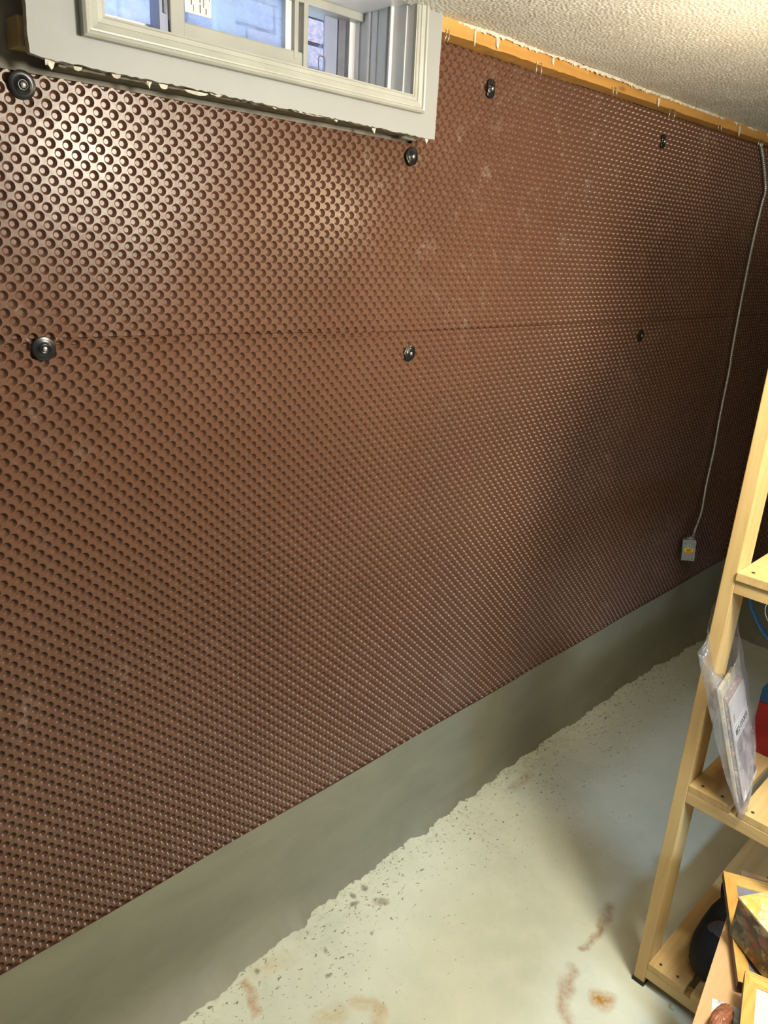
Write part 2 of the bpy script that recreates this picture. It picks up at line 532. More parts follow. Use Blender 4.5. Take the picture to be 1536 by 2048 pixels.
# cement parging at the foot of the wall
def cement_band(name, ax, lo, hi, foot_fn, step, seed, label):
    r = random.Random(seed)
    V, F = [], []
    n = int((hi - lo) / step)
    prof = 11
    rag = 0.0
    for i in range(n + 1):
        u = lo + (hi - lo) * i / n
        rag = rag * 0.90 + r.gauss(0, 0.0022)
        ft = foot_fn(u) + rag + 0.004 * math.sin(u * 21 + seed) + 0.003 * math.sin(u * 47 + 1.7) + r.gauss(0, 0.0012) + (0.010 * r.random() if r.random() < 0.06 else 0.0)
        ztop = 0.384 + 0.0015 * math.sin(u * 9)
        for k in range(prof):
            t = k / (prof - 1)
            z = ztop * (1 - t)
            base = 0.0060 + 0.0045 * t + 0.004 * math.sin(u * 2.3 + 4 * t)*t
            cove = max(0.0, (t - 0.72) / 0.28)
            y = base + ((max(ft, 0.018) if k == prof - 1 else max(foot_fn(u) * (0.80 if k == prof - 2 else 1.0), 0.016)) - base) * cove ** 2.6
            if k == prof - 1: z = 0.0008
            V.append((u, -y, z) if ax == 0 else (XF - y, -u, z))
    for i in range(n):
        for k in range(prof - 1):
            a = i * prof + k
            F.append((a, a + 1, a + prof + 1, a + prof) if ax == 0 else (a, a + prof, a + prof + 1, a + 1))
    return struct(mesh(name, V, F, M['cement'], None, True), label, 'cement band')
def foot(x):
    return float(np.interp(x, [-1.3, 0.3, 0.68, 1.03, 1.45, 2.1, 2.8, 3.3, 3.7, 3.95], [0.11, 0.105, 0.094, 0.058, 0.043, 0.026, 0.024, 0.035, 0.062, 0.08]))
cement_band('baseboard_front', 0, XB, XF, foot, 0.008, 5, 'smooth grey cement band along foot of membrane wall')
cement_band('baseboard_right', 1, 0.0, 1.7, lambda u: 0.05, 0.012, 6, 'dark cement band along foot of the end wall')

# ================================================================ dimpled membrane
PITCH = 0.0279
PH_X, PH_Z = 0.3985, 1.7825     # a dimple centre
WASHERS = [(0.515, 2.069), (1.387, 2.060), (1.653, 2.241), (2.566, 2.230), (0.510, 1.667), (1.422, 1.607), (2.628, 1.602)]

def dimple_field(u0, u1, z0, z1, n, rings, top_fn, bot_fn):
    hp = PITCH / 2
    i0, i1 = int(math.floor((u0 - PH_X) / hp)) - 1, int(math.ceil((u1 - PH_X) / hp)) + 1
    j0, j1 = int(math.floor((z0 - PH_Z) / hp)) - 1, int(math.ceil((z1 - PH_Z) / hp)) + 1
    I, J = np.meshgrid(np.arange(i0, i1 + 1), np.arange(j0, j1 + 1), indexing='ij')
    k = ((I + J) % 2 == 0)
    cu = PH_X + I[k] * hp; cz = PH_Z + J[k] * hp
    zt = top_fn(cu); zb = bot_fn(cu)
    ok = (cu > u0) & (cu <= u1) & (cz < zt + hp * 0.95) & (cz > zb - hp * 0.95)
    cu, cz, zt, zb = cu[ok], cz[ok], zt[ok], zb[ok]
    th = np.arange(n) * 2 * np.pi / n
    ct, st = np.cos(th), np.sin(th)
    rb = hp / (np.abs(ct) + np.abs(st))
    # rings listed in groups; vertices are not shared between groups so flats stay flat
    R, Dp, pairs = [rb], [0.0], []
    for gi, grp in enumerate(rings):
        for qi, (r, d) in enumerate(grp):
            R.append(np.full(n, r)); Dp.append(d)
            if qi > 0 or gi == 0:
                pairs.append((len(R) - 2, len(R) - 1))
    nr = len(R)
    per = n * nr
    V = np.zeros((len(cu), nr, n, 3))
    jit = rng.uniform(0.95, 1.04, len(cu))
    for a in range(nr):
        V[:, a, :, 0] = cu[:, None] + R[a] * ct
        V[:, a, :, 1] = (Dp[a] * jit)[:, None]
        V[:, a, :, 2] = cz[:, None] + R[a] * st
    V[..., 2] = np.minimum(np.maximum(V[..., 2], zb[:, None, None]), zt[:, None, None])
    V = V.reshape(-1, 3)
    q = []
    for a, a2 in pairs:
        for b in range(n):
            c = (b + 1) % n
            q.append((a * n + b, a2 * n + b, a2 * n + c, a * n + c))
    q = np.array(q)
    off = (np.arange(len(cu)) * per)
    Q = (off[:, None, None] + q[None]).reshape(-1, 4)
    last = (nr - 1) * n + np.arange(n)
    E = off[:, None] + last[None, ::1]
    return V, Q, E

RING_FINE = [[(0.0088, 0.0)], [(0.0088, 0.0), (0.0083, 0.0006), (0.0079, 0.0017)], [(0.0079, 0.0017), (0.0051, 0.0064), (0.0042, 0.0070)], [(0.0042, 0.0070)]]
RING_FAR = [[(0.0088, 0.0)], [(0.0088, 0.0), (0.0081, 0.0012)], [(0.0081, 0.0012), (0.0044, 0.0070)]]

def wobble(u, z):
    return (0.0016 * np.sin(u * 4.1 + 1.3) * np.sin(z * 3.7 + 0.4) + 0.0011 * np.sin(u * 9.7 + z * 6.1) + 0.0008 * np.sin(u * 17.0 - z * 13.0 + 2.0))

def seam(u):
    return np.interp(u, [-1.3, 0.2, 0.7, 1.48, 2.6, 3.95], [1.690, 1.688, 1.682, 1.662, 1.655, 1.650])

def sheet(name, zones, top_fn, bot_fn, off_fn, place, label):
    Vs, Qs, Es, base = [], [], {}, 0
    for u0, u1, n, rings in zones:
        V, Q, E = dimple_field(u0, u1, 0.2, 2.6, n, rings, top_fn, bot_fn)
        V[:, 1] += wobble(V[:, 0], V[:, 2]) + off_fn(V[:, 0], V[:, 2])
        Vs.append(V); Qs.append(Q + base); Es.setdefault(n, []).append(E + base)
        base += len(V)
    V = place(np.concatenate(Vs)); Q = np.concatenate(Qs)
    o = np_mesh(name, V, Q[:, ::-1], M['membrane'], None, True, [np.concatenate(e) for e in Es.values()])
    return tag(o, label, 'membrane')

def upper_top(u):
    return np.where((u > 0.470) & (u < 1.392), 2.088, 2.3095)
front_place = lambda V: V
ZONES = [(XB, 0.15, 8, RING_FAR), (0.15, 1.35, 12, RING_FINE), (1.35, XF, 8, RING_FINE)]
def pin(u, z):
    d = np.zeros_like(u)
    for a, b in WASHERS:
        d += 0.0022 * np.exp(-((u - a) ** 2 + (z - b) ** 2) / (2 * 0.035 ** 2))
    return d
sheet('membrane_sheet', ZONES, upper_top, lambda u: seam(u) - 0.012, lambda u, z: 0.0012 + pin(u, z) * 0.6, front_place,
      'brown dimpled plastic membrane sheet above the seam, under the window')
sheet('membrane_sheet', ZONES, lambda u: seam(u), lambda u: 0.3765 + 0.003 * np.sin(u * 7.0) , lambda u, z: -0.0028 * np.exp(-np.maximum(seam(u) - z, 0) / 0.030) + pin(u, z) * 0.5, front_place,
      'brown dimpled plastic membrane sheet below the seam, reaching the cement band')
def right_place(V):
    W = np.empty_like(V)
    W[:, 0] = XF + V[:, 1]; W[:, 1] = -V[:, 0]; W[:, 2] = V[:, 2]
    return W
sheet('membrane_sheet', [(0.0, 0.95, 8, RING_FAR)], lambda u: np.full_like(u, 2.33), lambda u: np.full_like(u, 0.377), lambda u, z: np.zeros_like(u), right_place,
      'dark brown dimpled membrane sheet on the end wall behind the shelf')

# ================================================================ washers with nails
def washer_meshes(kind):
    prof = [(0.0205, 0.0), (0.0206, 0.0010), (0.0196, 0.0016), (0.0150, 0.0021), (0.0090, 0.0028), (0.0084, 0.0042), (0.0066, 0.0047), (0.0055, 0.0036), (0.0008, 0.0036)]
    V, F = lathe_geo(prof, 36)
    if kind == 'cut':         # washer trimmed to a rough rectangle
        V = [(max(-0.0135, min(0.0135, x)) + 0.0008 * math.sin(y * 900), y * 1.02, z) for x, y, z in V]
    if kind == 'torn':
        V = [(x * (1 - 0.14 * max(0, math.sin(3 * math.atan2(y, x) + 0.6)) * (math.hypot(x, y) > .01)), y * (1 - 0.10 * max(0, math.sin(4 * math.atan2(y, x))) * (math.hypot(x, y) > .01)), z + 0.002 * (math.hypot(x, y) > .012) * math.sin(2 * math.atan2(y, x))) for x, y, z in V]
    me = bpy.data.meshes.new('washer_disc'); me.from_pydata(V, [], F); me.materials.append(M['black'])
    me.polygons.foreach_set('use_smooth', [True] * len(me.polygons))
    return me
nv, nf = lathe_geo([(0.0022, 0.0), (0.0042, 0.0006), (0.0047, 0.0018), (0.0042, 0.0030), (0.0022, 0.0040), (0.0006, 0.0043)], 16)
nail_me = bpy.data.meshes.new('nail_head'); nail_me.from_pydata(nv, [], nf); nail_me.materials.append(M['nail'])
nail_me.polygons.foreach_set('use_smooth', [True] * len(nail_me.polygons))
WM = {k: washer_meshes(k) for k in ('round', 'cut', 'torn')}
def washer(x, y, z, kind, rot, scale, label):
    e = empty('membrane_washer', (x, y, z), label, 'washer', 'black washers nailed to the membrane')
    e.rotation_euler = rot
    for nm, me, dz in (('disc', WM[kind], 0.0), ('nail_head', nail_me, 0.0034)):
        o = bpy.data.objects.new(nm, me)
        C.objects.link(o); o.parent = e
        o.location = (0, 0, dz)
        if nm == 'disc': o.scale = (scale, scale, 1)
FR = (math.pi / 2, 0, 0)
yf = -0.001
labs = ['shiny black round washer with nail below the window panel corner beside the wood block',
        'torn black washer with nail below the window panel corner next to a grey pipe stub',
        'black trimmed washer with nail on membrane between window panel and ceiling strip',
        'small black trimmed washer with nail below the ceiling strip, close to the conduit',
        'black round washer with nail under the seam, straight below the washer by the wood block',
        'black washer with nail under the seam, straight below the torn washer',
        'small black washer with nail under the seam, nearest the flexible conduit']
kinds = ['round', 'torn', 'cut', 'cut', 'round', 'torn', 'round']
for (x, z), k, lb in zip(WASHERS, kinds, labs):
    tilt = (math.pi / 2 + (0.10 if lb.startswith('shiny') else 0.0), 0, 0)
    washer(x, yf - 0.002, z, k, tilt, {'round': 1.0, 'cut': 1.0, 'torn': 1.0}[k], lb)
washer(XF - 0.004, -0.133, 0.727, 'round', (math.pi / 2, 0, -math.pi / 2), 1.0, 'black washer with nail on the end wall membrane behind the shelf post')

# ================================================================ wood strapping under the ceiling
def strap_board(x0, x1, z0, z1, dy, label):
    bm = bmesh.new()
    n = 26
    rows = []
    for i in range(n + 1):
        x = x0 + (x1 - x0) * i / n
        jb = random.uniform(-0.0012, 0.0012)
        rows.append([bm.verts.new(p) for p in ((x, 0.006, z0 + jb), (x, -dy + random.uniform(-.0008, .0008), z0 + jb + 0.001), (x, -dy - 0.001, z1), (x, 0.006, z1))])
    for a, b in zip(rows[:-1], rows[1:]):
        for k in range(4):
            bm.faces.new((a[k], a[(k + 1) % 4], b[(k + 1) % 4], b[k]))
    bm.faces.new(rows[0]); bm.faces.new(rows[-1][::-1])
    o = bm_obj('nailing_strip', bm, M['strip'])
    return tag(o, label, 'wood strip', 'wood strips along the ceiling')
strap_board(1.405, 2.012, 2.3105, ZC + 0.002, 0.046, 'orange wood nailing strip under the ceiling, butting against the window panel')
strap_board(2.014, XF, 2.3125, ZC + 0.002, 0.042, 'yellowish wood nailing strip under the ceiling, running to the conduit')

def staple(x, z, ln, lean, dx, label):
    e = empty('bent_staple', (x, -0.045, z), label, 'staple', 'bent staples under the wood strip')
    for k, sx in enumerate((0, dx)):
        if sx is None: continue
        p = [(x + sx, -0.047, z + 0.008), (x + sx + lean * 0.3, -0.0485, z - ln * 0.4), (x + sx + lean, -0.045, z - ln)]
        tube('prong', p, 0.0011, M['nail'], e, 5)
    tube('crown', [(x, -0.0475, z + 0.0078), (x + (dx or 0.004), -0.0475, z + 0.0078)], 0.0010, M['nail'], e, 5)
for x, z, ln, lean, dx, lb in [
    (1.426, 2.310, 0.016, -0.002, 0.010, 'pale bent staple by the window panel edge'),
    (1.769, 2.307, 0.020, 0.004, 0.022, 'pair of long staple prongs above the trimmed washer'),
    (2.140, 2.310, 0.016, 0.012, 0.020, 'V-shaped bent staple past the joint of the two wood strips'),
    (2.492, 2.306, 0.020, 0.001, 0.034, 'pair of twisted staple prongs above the small trimmed washer'),
    (2.850, 2.306, 0.014, 0.018, 0.024, 'crooked staple hanging between the small trimmed washer and the conduit'),
    (3.219, 2.306, 0.020, 0.001, 0.040, 'staple clip at the top of the conduit')]:
    staple(x, z, ln, lean, dx, lb)
def shred(name, pts, mat, parent=None):
    """thin torn piece: polygon in x-z with real thickness."""
    n = len(pts)
    V = [(x, y, z) for x, y, z in pts] + [(x, y + 0.0016, z) for x, y, z in pts]
    F = [tuple(range(n)), tuple(range(2 * n - 1, n - 1, -1))] + [(i, i + n, (i + 1) % n + n, (i + 1) % n) for i in range(n)]
    return mesh(name, V, F, mat, parent)
for x, z, wd, ln, lb in [(1.600, 2.338, 0.014, 0.026, 'white torn paper scrap on the strip above the trimmed washer'),
                         (1.832, 2.336, 0.010, 0.018, 'small white torn paper scrap near the joint of the strips'),
                         (1.520, 2.336, 0.006, 0.034, 'thin curled paper thread hanging near the window panel'),
                         (2.404, 2.330, 0.014, 0.024, 'white torn paper scrap above the small trimmed washer'),
                         (3.020, 2.332, 0.018, 0.034, 'long white paper scrap hanging before the conduit')]:
    o = shred('paper_scrap', [(x, -0.0485, z), (x + wd, -0.0490, z - 0.001), (x + wd * 0.8, -0.0500, z - ln * 0.6), (x + wd * 0.45, -0.0510, z - ln), (x + wd * 0.15, -0.0500, z - ln * 0.7)], M['paper'])
    tag(o, lb, 'paper scrap', 'torn paper scraps under the ceiling edge')

# ================================================================ window
YP = -0.055
def window():
    win = empty('window_1', (0.97, YP, 2.10), 'white basement window in a drywall surround with ivory casing', 'window', kind='structure')
    # drywall surround with a ragged lower edge
    ox0, ox1, oz0, oz1 = 0.512, 1.404, 2.100, ZC + 0.001
    hx0, hx1, hz0 = 0.618, 1.330, 2.168
    bm = bmesh.new()
    yb = YP + 0.0125
    def strip(pts_o, pts_i):
        fo = [bm.verts.new((x, YP, z)) for x, z in pts_o]; fi = [bm.verts.new((x, YP, z)) for x, z in pts_i]
        bo = [bm.verts.new((x, yb, z + random.uniform(-.0015, .0015))) for x, z in pts_o]; bi = [bm.verts.new((x, yb, z)) for x, z in pts_i]
        n = len(fo)
        for i in range(n - 1):
            bm.faces.new((fo[i], fo[i + 1], fi[i + 1], fi[i]))
            bm.faces.new((bo[i + 1], bo[i], bi[i], bi[i + 1]))
            f = bm.faces.new((fo[i + 1], fo[i], bo[i], bo[i + 1])); f.material_index = 1
            f = bm.faces.new((fi[i], fi[i + 1], bi[i + 1], bi[i]))
        f = bm.faces.new((fo[0], fi[0], bi[0], bo[0])); f.material_index = 1
        f = bm.faces.new((fi[-1], fo[-1], bo[-1], bi[-1])); f.material_index = 1
    no = 110
    po, pi = [], []
    nl = 24
    for i in range(nl + 1):        # left side going down
        t = i / nl
        po.append((ox0 - 0.002 * math.sin(t * 9) + random.uniform(-.0012, .0012), oz1 + (oz0 + 0.006 - oz1) * t)); pi.append((hx0, oz1 + (hz0 - oz1) * t))
    for i in range(1, no + 1):     # bottom
        t = i / no
        x = ox0 + 0.006 + (ox1 - ox0 - 0.006) * t
        po.append((x, 2.103 - 0.008 * t + random.uniform(-.0014, .0014))); pi.append((hx0 + (hx1 - hx0) * t, hz0))
    for i in range(1, nl + 1):     # right side going up
        t = i / nl
        po.append((ox1 + random.uniform(-.0006, .0006), 2.095 + (oz1 - 2.095) * t)); pi.append((hx1, hz0 + (oz1 - hz0) * t))
    strip(po, pi)
    sur = bm_obj('surround_panel', bm, M['drywall'], win)
    sur.data.materials.append(M['gypsum'])
    for x, z, wd, ln in [(0.534, 2.101, .022, .019), (0.578, 2.099, .018, .008), (0.640, 2.099, .020, .009), (0.700, 2.098, .016, .018), (0.722, 2.098, .024, .012), (0.770, 2.097, .05, .006), (0.820, 2.100, .03, .004), (0.955, 2.100, .016, .009), (1.110, 2.098, .008, .007), (1.215, 2.096, .015, .012), (1.378, 2.094, .012, .018), (1.000, 2.098, .10, .003)]:
        ln = ln * random.uniform(.4, .9); wd = wd * random.uniform(.5, 1.1)
        sx = [x, x + wd * .4, x + wd, x + wd * .85, x + wd * .6, x + wd * .3, x + wd * .1]
        sz = [z + .002, z + .002, z + .002, z - ln * random.uniform(.2, .7), z - ln, z - ln * random.uniform(.4, 1), z - ln * random.uniform(.1, .6)]
        shred('torn_paper', [(a, YP + 0.006 + random.uniform(-.002, .002), b) for a, b in zip(sx, sz)], M['paper'], sur)
    # casing: four mitred mouldings
    prof = [(0.0, 0.001), (0.0, 0.013), (0.10, 0.0165), (0.22, 0.0150), (0.28, 0.0118), (0.34, 0.0120), (0.62, 0.0095), (0.66, 0.0075), (0.86, 0.0068), (0.92, 0.0048), (1.0, 0.0042), (1.0, -0.004)]
    O = [(0.590, 2.1425), (1.351, 2.1405), (1.345, 2.380), (0.590, 2.380)]
    I = [(0.630, 2.1775), (1.321, 2.1735), (1.319, 2.345), (0.630, 2.345)]
    for a in range(3 + 1):
        b = (a + 1) % 4
        if a == 2: continue     # the head casing lies above the ceiling line
        V, F = [], []
        for (o_, i_) in ((O[a], I[a]), (O[b], I[b])):
            for t, hgt in prof:
                x = o_[0] + (i_[0] - o_[0]) * t; z = o_[1] + (i_[1] - o_[1]) * t
                V.append((x, YP - hgt, min(z, ZC)))
        k = len(prof)
        for j in range(k - 1):
            F.append((j, j + 1, j + 1 + k, j + k))
        mesh('casing_board', V, F, M['casing'], win)
    # jamb liners, sill, head
    box('jamb', (1.321, YP + .001, 2.15), (1.335, 0.165, 2.365), M['vinyl'], win)
    box('jamb', (0.612, YP + .001, 2.15), (0.629, 0.165, 2.365), M['vinyl'], win)
    box('sill', (0.612, YP + .001, 2.150), (1.335, 0.20, 2.172), M['vinyl'], win)
    box('head', (0.612, YP + .001, 2.346), (1.335, 0.20, 2.365), M['vinyl'], win)
    for y, dpt, wdt in [(0.082, .006, .006), (0.060, .003, .016), (0.024, .008, .004), (0.010, .010, .005), (-0.030, .003, .004), (0.118, .004, .02)]:
        box('jamb_rib', (1.321 - dpt, y, 2.172), (1.3215, y + wdt, 2.346), M['vinyl'], win, bevel=0.0008)
    # frame
    fr = box('frame_rail', (0.629, 0.105, 2.172), (1.321, 0.175, 2.214), M['casing'], win, bevel=0.002)
    box('frame_rail', (0.629, 0.105, 2.330), (1.321, 0.175, 2.346), M['casing'], win, bevel=0.002)
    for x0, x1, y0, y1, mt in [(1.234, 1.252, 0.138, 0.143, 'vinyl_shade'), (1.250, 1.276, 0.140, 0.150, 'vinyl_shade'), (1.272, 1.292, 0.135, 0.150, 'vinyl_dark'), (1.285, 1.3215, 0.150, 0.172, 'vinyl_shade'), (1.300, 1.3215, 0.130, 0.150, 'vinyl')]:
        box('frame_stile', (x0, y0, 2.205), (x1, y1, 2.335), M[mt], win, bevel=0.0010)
    # fixed sash
    s1 = box('sash_stile', (0.836, 0.150, 2.205), (0.870, 0.172, 2.335), M['vinyl'], win, bevel=0.002)
    box('sash_stile', (0.690, 0.150, 2.205), (0.722, 0.172, 2.335), M['vinyl'], win, bevel=0.002)
    box('sash_rail', (0.69, 0.150, 2.205), (0.860, 0.172, 2.231), M['vinyl'], win, bevel=0.002)
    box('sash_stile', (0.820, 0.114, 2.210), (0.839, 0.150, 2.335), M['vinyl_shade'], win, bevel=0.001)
    box('finger_pull', (0.827, 0.110, 2.246), (0.833, 0.1145, 2.335), M['vinyl_dark'], s1, bevel=0.001)
    box('pane', (0.720, 0.159, 2.229), (0.838, 0.163, 2.332), M['glass'], win)
    # sliding sash
    box('sash_stile', (0.838, 0.106, 2.205), (0.868, 0.149, 2.335), M['casing'], win, bevel=0.003)
    box('sash_rail', (0.838, 0.108, 2.205), (1.162, 0.149, 2.240), M['casing'], win, bevel=0.003)
    box('sash_stile', (1.110, 0.116, 2.236), (1.126, 0.149, 2.335), M['vinyl'], win, bevel=0.001)
    box('sash_stile', (1.126, 0.106, 2.225), (1.137, 0.149, 2.335), M['casing'], win, bevel=0.002)
    box('sash_channel', (1.137, 0.122, 2.225), (1.149, 0.149, 2.335), M['vinyl'], win)
    box('sash_stile', (1.149, 0.104, 2.208), (1.161, 0.149, 2.335), M['casing'], win, bevel=0.002)
    pn = box('pane', (0.866, 0.130, 2.238), (1.112, 0.134, 2.332), M['glass'], win)
    box('outer_sash_stile', (0.985, 0.180, 2.205), (1.030, 0.198, 2.345), M['vinyl'], win, bevel=0.003)
    # paper label on the pane
    lab = box('paper_label', (0.882, 0.1285, 2.2620), (0.940, 0.1298, 2.332), M['label'], pn)
    for x0, wdt in [(0.895, .0022), (0.900, .0012), (0.914, .0022), (0.922, .0014), (0.927, .0022), (0.935, .0010)]:
        zz = 2.266
        while zz < 2.33:
            ln = random.uniform(0.006, 0.016)
            box('print_line', (x0, 0.1280, zz), (x0 + wdt, 0.1284, zz + ln), M['print'], pn) if ln > 0.009 else None
            zz += ln + 0.003
    # wire latch loop in the open gap
    lp = []
    cx, cz, a, b = 1.219, 2.2330, 0.0090, 0.0150
    for k in range(25):
        th = 2 * math.pi * k / 24
        ex = abs(math.cos(th)) ** 0.45 * (1 if math.cos(th) > 0 else -1); ez = abs(math.sin(th)) ** 0.45 * (1 if math.sin(th) > 0 else -1)
        lp.append((cx + a * ex, 0.128, cz + b * ez))
    tube('latch_loop', lp, 0.0013, M['vinyl_dark'], win, 6)
    return win
def glass_material(name, haze, col):
    k = NT(name)
    nt = k.t
    tr = k.n('ShaderNodeBsdfTransparent'); tr.inputs['Color'].default_value = (*col, 1)
    gl = k.n('ShaderNodeBsdfGlossy'); gl.inputs['Roughness'].default_value = 0.08
    fz = k.n('ShaderNodeFresnel'); fz.inputs['IOR'].default_value = 1.45
    m1 = k.n('ShaderNodeMixShader'); k.l(fz.outputs[0], m1.inputs[0]); k.l(tr.outputs[0], m1.inputs[1]); k.l(gl.outputs[0], m1.inputs[2])
    tl = k.n('ShaderNodeBsdfTranslucent'); tl.inputs['Color'].default_value = (0.8, 0.88, 1, 1)
    m2 = k.n('ShaderNodeMixShader')
    f = k.noise(k.coord((1.0, 1.0, 1.4)), 24.0, 7, 0.7, 0.8)
    k.l(k.ramp(f, [(0.35, haze * 0.4), (0.7, haze)]), m2.inputs[0])
    k.l(m1.outputs[0], m2.inputs[1]); k.l(tl.outputs[0], m2.inputs[2])
    k.l(m2.outputs[0], k.out.inputs['Surface'])
    return k.m
M['glass'] = glass_material('dusty_window_glass', 0.55, (0.86, 0.93, 1.0))
M['label'] = plain('white_paper_label', (0.80, 0.76, 0.74), 0.7, var=0.03)
M['print'] = plain('grey_print_ink', (0.16, 0.13, 0.14), 0.7, var=0.03)
window()

# wood block and pipe stub seen behind the surround panel
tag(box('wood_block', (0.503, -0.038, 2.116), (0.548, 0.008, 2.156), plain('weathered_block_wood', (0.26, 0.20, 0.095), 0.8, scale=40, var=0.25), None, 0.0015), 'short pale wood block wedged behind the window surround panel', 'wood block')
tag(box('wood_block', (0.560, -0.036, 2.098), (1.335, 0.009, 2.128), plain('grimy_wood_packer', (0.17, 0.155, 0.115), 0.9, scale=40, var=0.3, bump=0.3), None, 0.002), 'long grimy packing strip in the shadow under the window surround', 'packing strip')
tag(tube('pipe_stub', [(1.335, -0.016, 2.104), (1.378, -0.016, 2.102)], 0.012, plain('grey_foam', (0.33, 0.34, 0.31), 0.9), None, 14), 'grey round stub poking out under the window panel above torn washer', 'pipe')

# ================================================================ brick wall outside
def brick_material():
    k = NT('rough_outdoor_brick')
    v = k.coord()
    oi = k.n('ShaderNodeObjectInfo')
    f = k.noise(v, 55.0, 6, 0.75)
    c = k.ramp(oi.outputs['Random'], [(0.0, (0.78, 0.42, 0.40)), (0.5, (0.62, 0.50, 0.50)), (1.0, (0.80, 0.46, 0.44))])
    c = k.mix(k.ramp(f, [(0.42, 0.0), (0.60, 0.75)]), c, (0.20, 0.30, 0.40))
    k.base(c); k.rough(0.9); k.bump(f, 0.9, 0.006)
    return k.m
M['brick'] = brick_material()
M['mortar'] = plain('grey_mortar', (0.46, 0.48, 0.54), 0.95, scale=60, var=0.2, bump=0.3)
bw = box('wall_outside', (0.2, 0.912, 1.7), (3.4, 1.02, 3.0), M['mortar'])
struct(bw, 'rough brick wall outside the window', 'brick wall')
bm = bmesh.new(); add_box(bm, (-0.098, -0.02, -0.032), (0.098, 0.02, 0.032), None, 0.004)
for v in bm.verts: v.co += Vector((random.uniform(-.0015, .0015), random.uniform(-.002, .002), random.uniform(-.0015, .0015)))
brick_me = bpy.data.meshes.new('brick'); bm.to_mesh(brick_me); bm.free(); brick_me.materials.append(M['brick'])
for r in range(11):
    z = 2.06 + r * 0.075
    for c in range(10):
        x = 0.72 + c * 0.207 + (0.1035 if r % 2 else 0)
        o = bpy.data.objects.new('brick', brick_me); C.objects.link(o)
        o.parent = bw
        o.location = (x, 0.910 + random.uniform(-.004, .004), z)

# ================================================================ flexible conduit and junction box
cp = [(3.325, -0.012, 2.312), (3.370, -0.016, 2.265), (3.450, -0.016, 2.172), (3.462, -0.016, 2.136), (3.452, -0.016, 2.10), (3.444, -0.014, 1.938), (3.446, -0.014, 1.717), (3.458, -0.014, 1.507), (3.470, -0.014, 1.419), (3.470, -0.014, 1.285), (3.474, -0.014, 1.17), (3.480, -0.015, 1.051), (3.466, -0.018, 0.895), (3.452, -0.026, 0.756), (3.385, -0.040, 0.690), (3.343, -0.052, 0.666)]
base = spline(cp, 24)
acc = [0.0]
for a, b in zip(base[:-1], base[1:]): acc.append(acc[-1] + (b - a).length)
L = acc[-1]; step = 0.0021
pts, j = [], 0
for i in range(int(L / step)):
    s = i * step
    while acc[j + 1] < s: j += 1
    t = (s - acc[j]) / max(acc[j + 1] - acc[j], 1e-9)
    pts.append(base[j].lerp(base[j + 1], t))
o = tube('flexible_conduit', pts, 0.007, M['steel'], None, 8, lambda i: 0.0078 if i % 4 < 2 else 0.0060, True)
tag(o, 'grey corrugated metal conduit hanging down the membrane to a junction box', 'conduit')
def junction_box():
    e = empty('junction_box', (3.30, -0.055, 0.55), 'grey metal junction box with yellow sticker at the end of the conduit', 'junction box')
    yaw = math.radians(-60)
    T = Matrix.Translation((3.325, -0.052, 0.607)) @ Matrix.Rotation(yaw, 4, 'Z') @ Matrix.Rotation(math.radians(-5), 4, 'Y')
    def part(nm, lo, hi, mt, bev=0.0, par=e): return box(nm, lo, hi, M[mt], par, bev, T)
    body = part('body', (-0.028, -0.010, -0.050), (0.028, 0.030, 0.050), 'steel_dull', 0.004)
    cov = part('cover', (-0.029, -0.0125, -0.051), (0.029, -0.0095, 0.051), 'steel_dull', 0.0012)
    for zz in (-0.041, 0.034):
        V, F = tube_geo([T @ Vector((-0.018 if zz > 0 else 0.016, -0.0123, zz)), T @ Vector((-0.018 if zz > 0 else 0.016, -0.0136, zz))], 0.0022, 10)
        mesh('screw', V, F, M['print'], cov)
    V, F = tube_geo([T @ Vector((0.0, -0.0120, 0.022)), T @ Vector((0.0, -0.0135, 0.022))], 0.0085, 20)
    mesh('knockout', V, F, M['nail'], cov, False)
    V, F = tube_geo([T @ Vector((0.001, -0.0130, 0.023)), T @ Vector((0.001, -0.0145, 0.023))], 0.0035, 12)
    mesh('locknut', V, F, M['vinyl_dark'], cov, False)
    st = part('sticker', (-0.0195, -0.0134, -0.014), (0.0195, -0.0126, 0.011), 'sticker', 0, cov)
    for z0, x0, x1 in [(0.0055, -0.010, 0.011), (0.0020, -0.011, 0.012), (-0.0015, -0.010, 0.008)]:
        part('print_line', (x0, -0.0138, z0 - 0.0022), (x1, -0.0133, z0), 'sticker_ink', 0, st if False else cov)
    part('orange_band', (-0.0195, -0.0138, -0.014), (0.0195, -0.0132, -0.006), 'sticker_red', 0, cov)
    V, F = tube_geo([T @ Vector((0.004, 0.010, 0.046)), T @ Vector((0.006, 0.010, 0.062))], 0.0105, 12)
    mesh('connector', V, F, M['steel'], e)
    part('connector_clamp', (-0.012, 0.002, 0.052), (0.020, 0.016, 0.057), 'steel', 0.001)
    for zz in (-0.025, 0.0, 0.022):
        part('side_knockout', (0.027, 0.004, zz - 0.006), (0.0305, 0.016, zz + 0.006), 'steel_dull', 0.001)
M['sticker'] = plain('yellow_sticker', (0.85, 0.72, 0.02), 0.5, var=0.03)
M['sticker_red'] = plain('orange_sticker_band', (0.85, 0.28, 0.03), 0.5, var=0.03)
M['sticker_ink'] = plain('dark_green_ink', (0.16, 0.19, 0.02), 0.5, var=0.03)
junction_box()

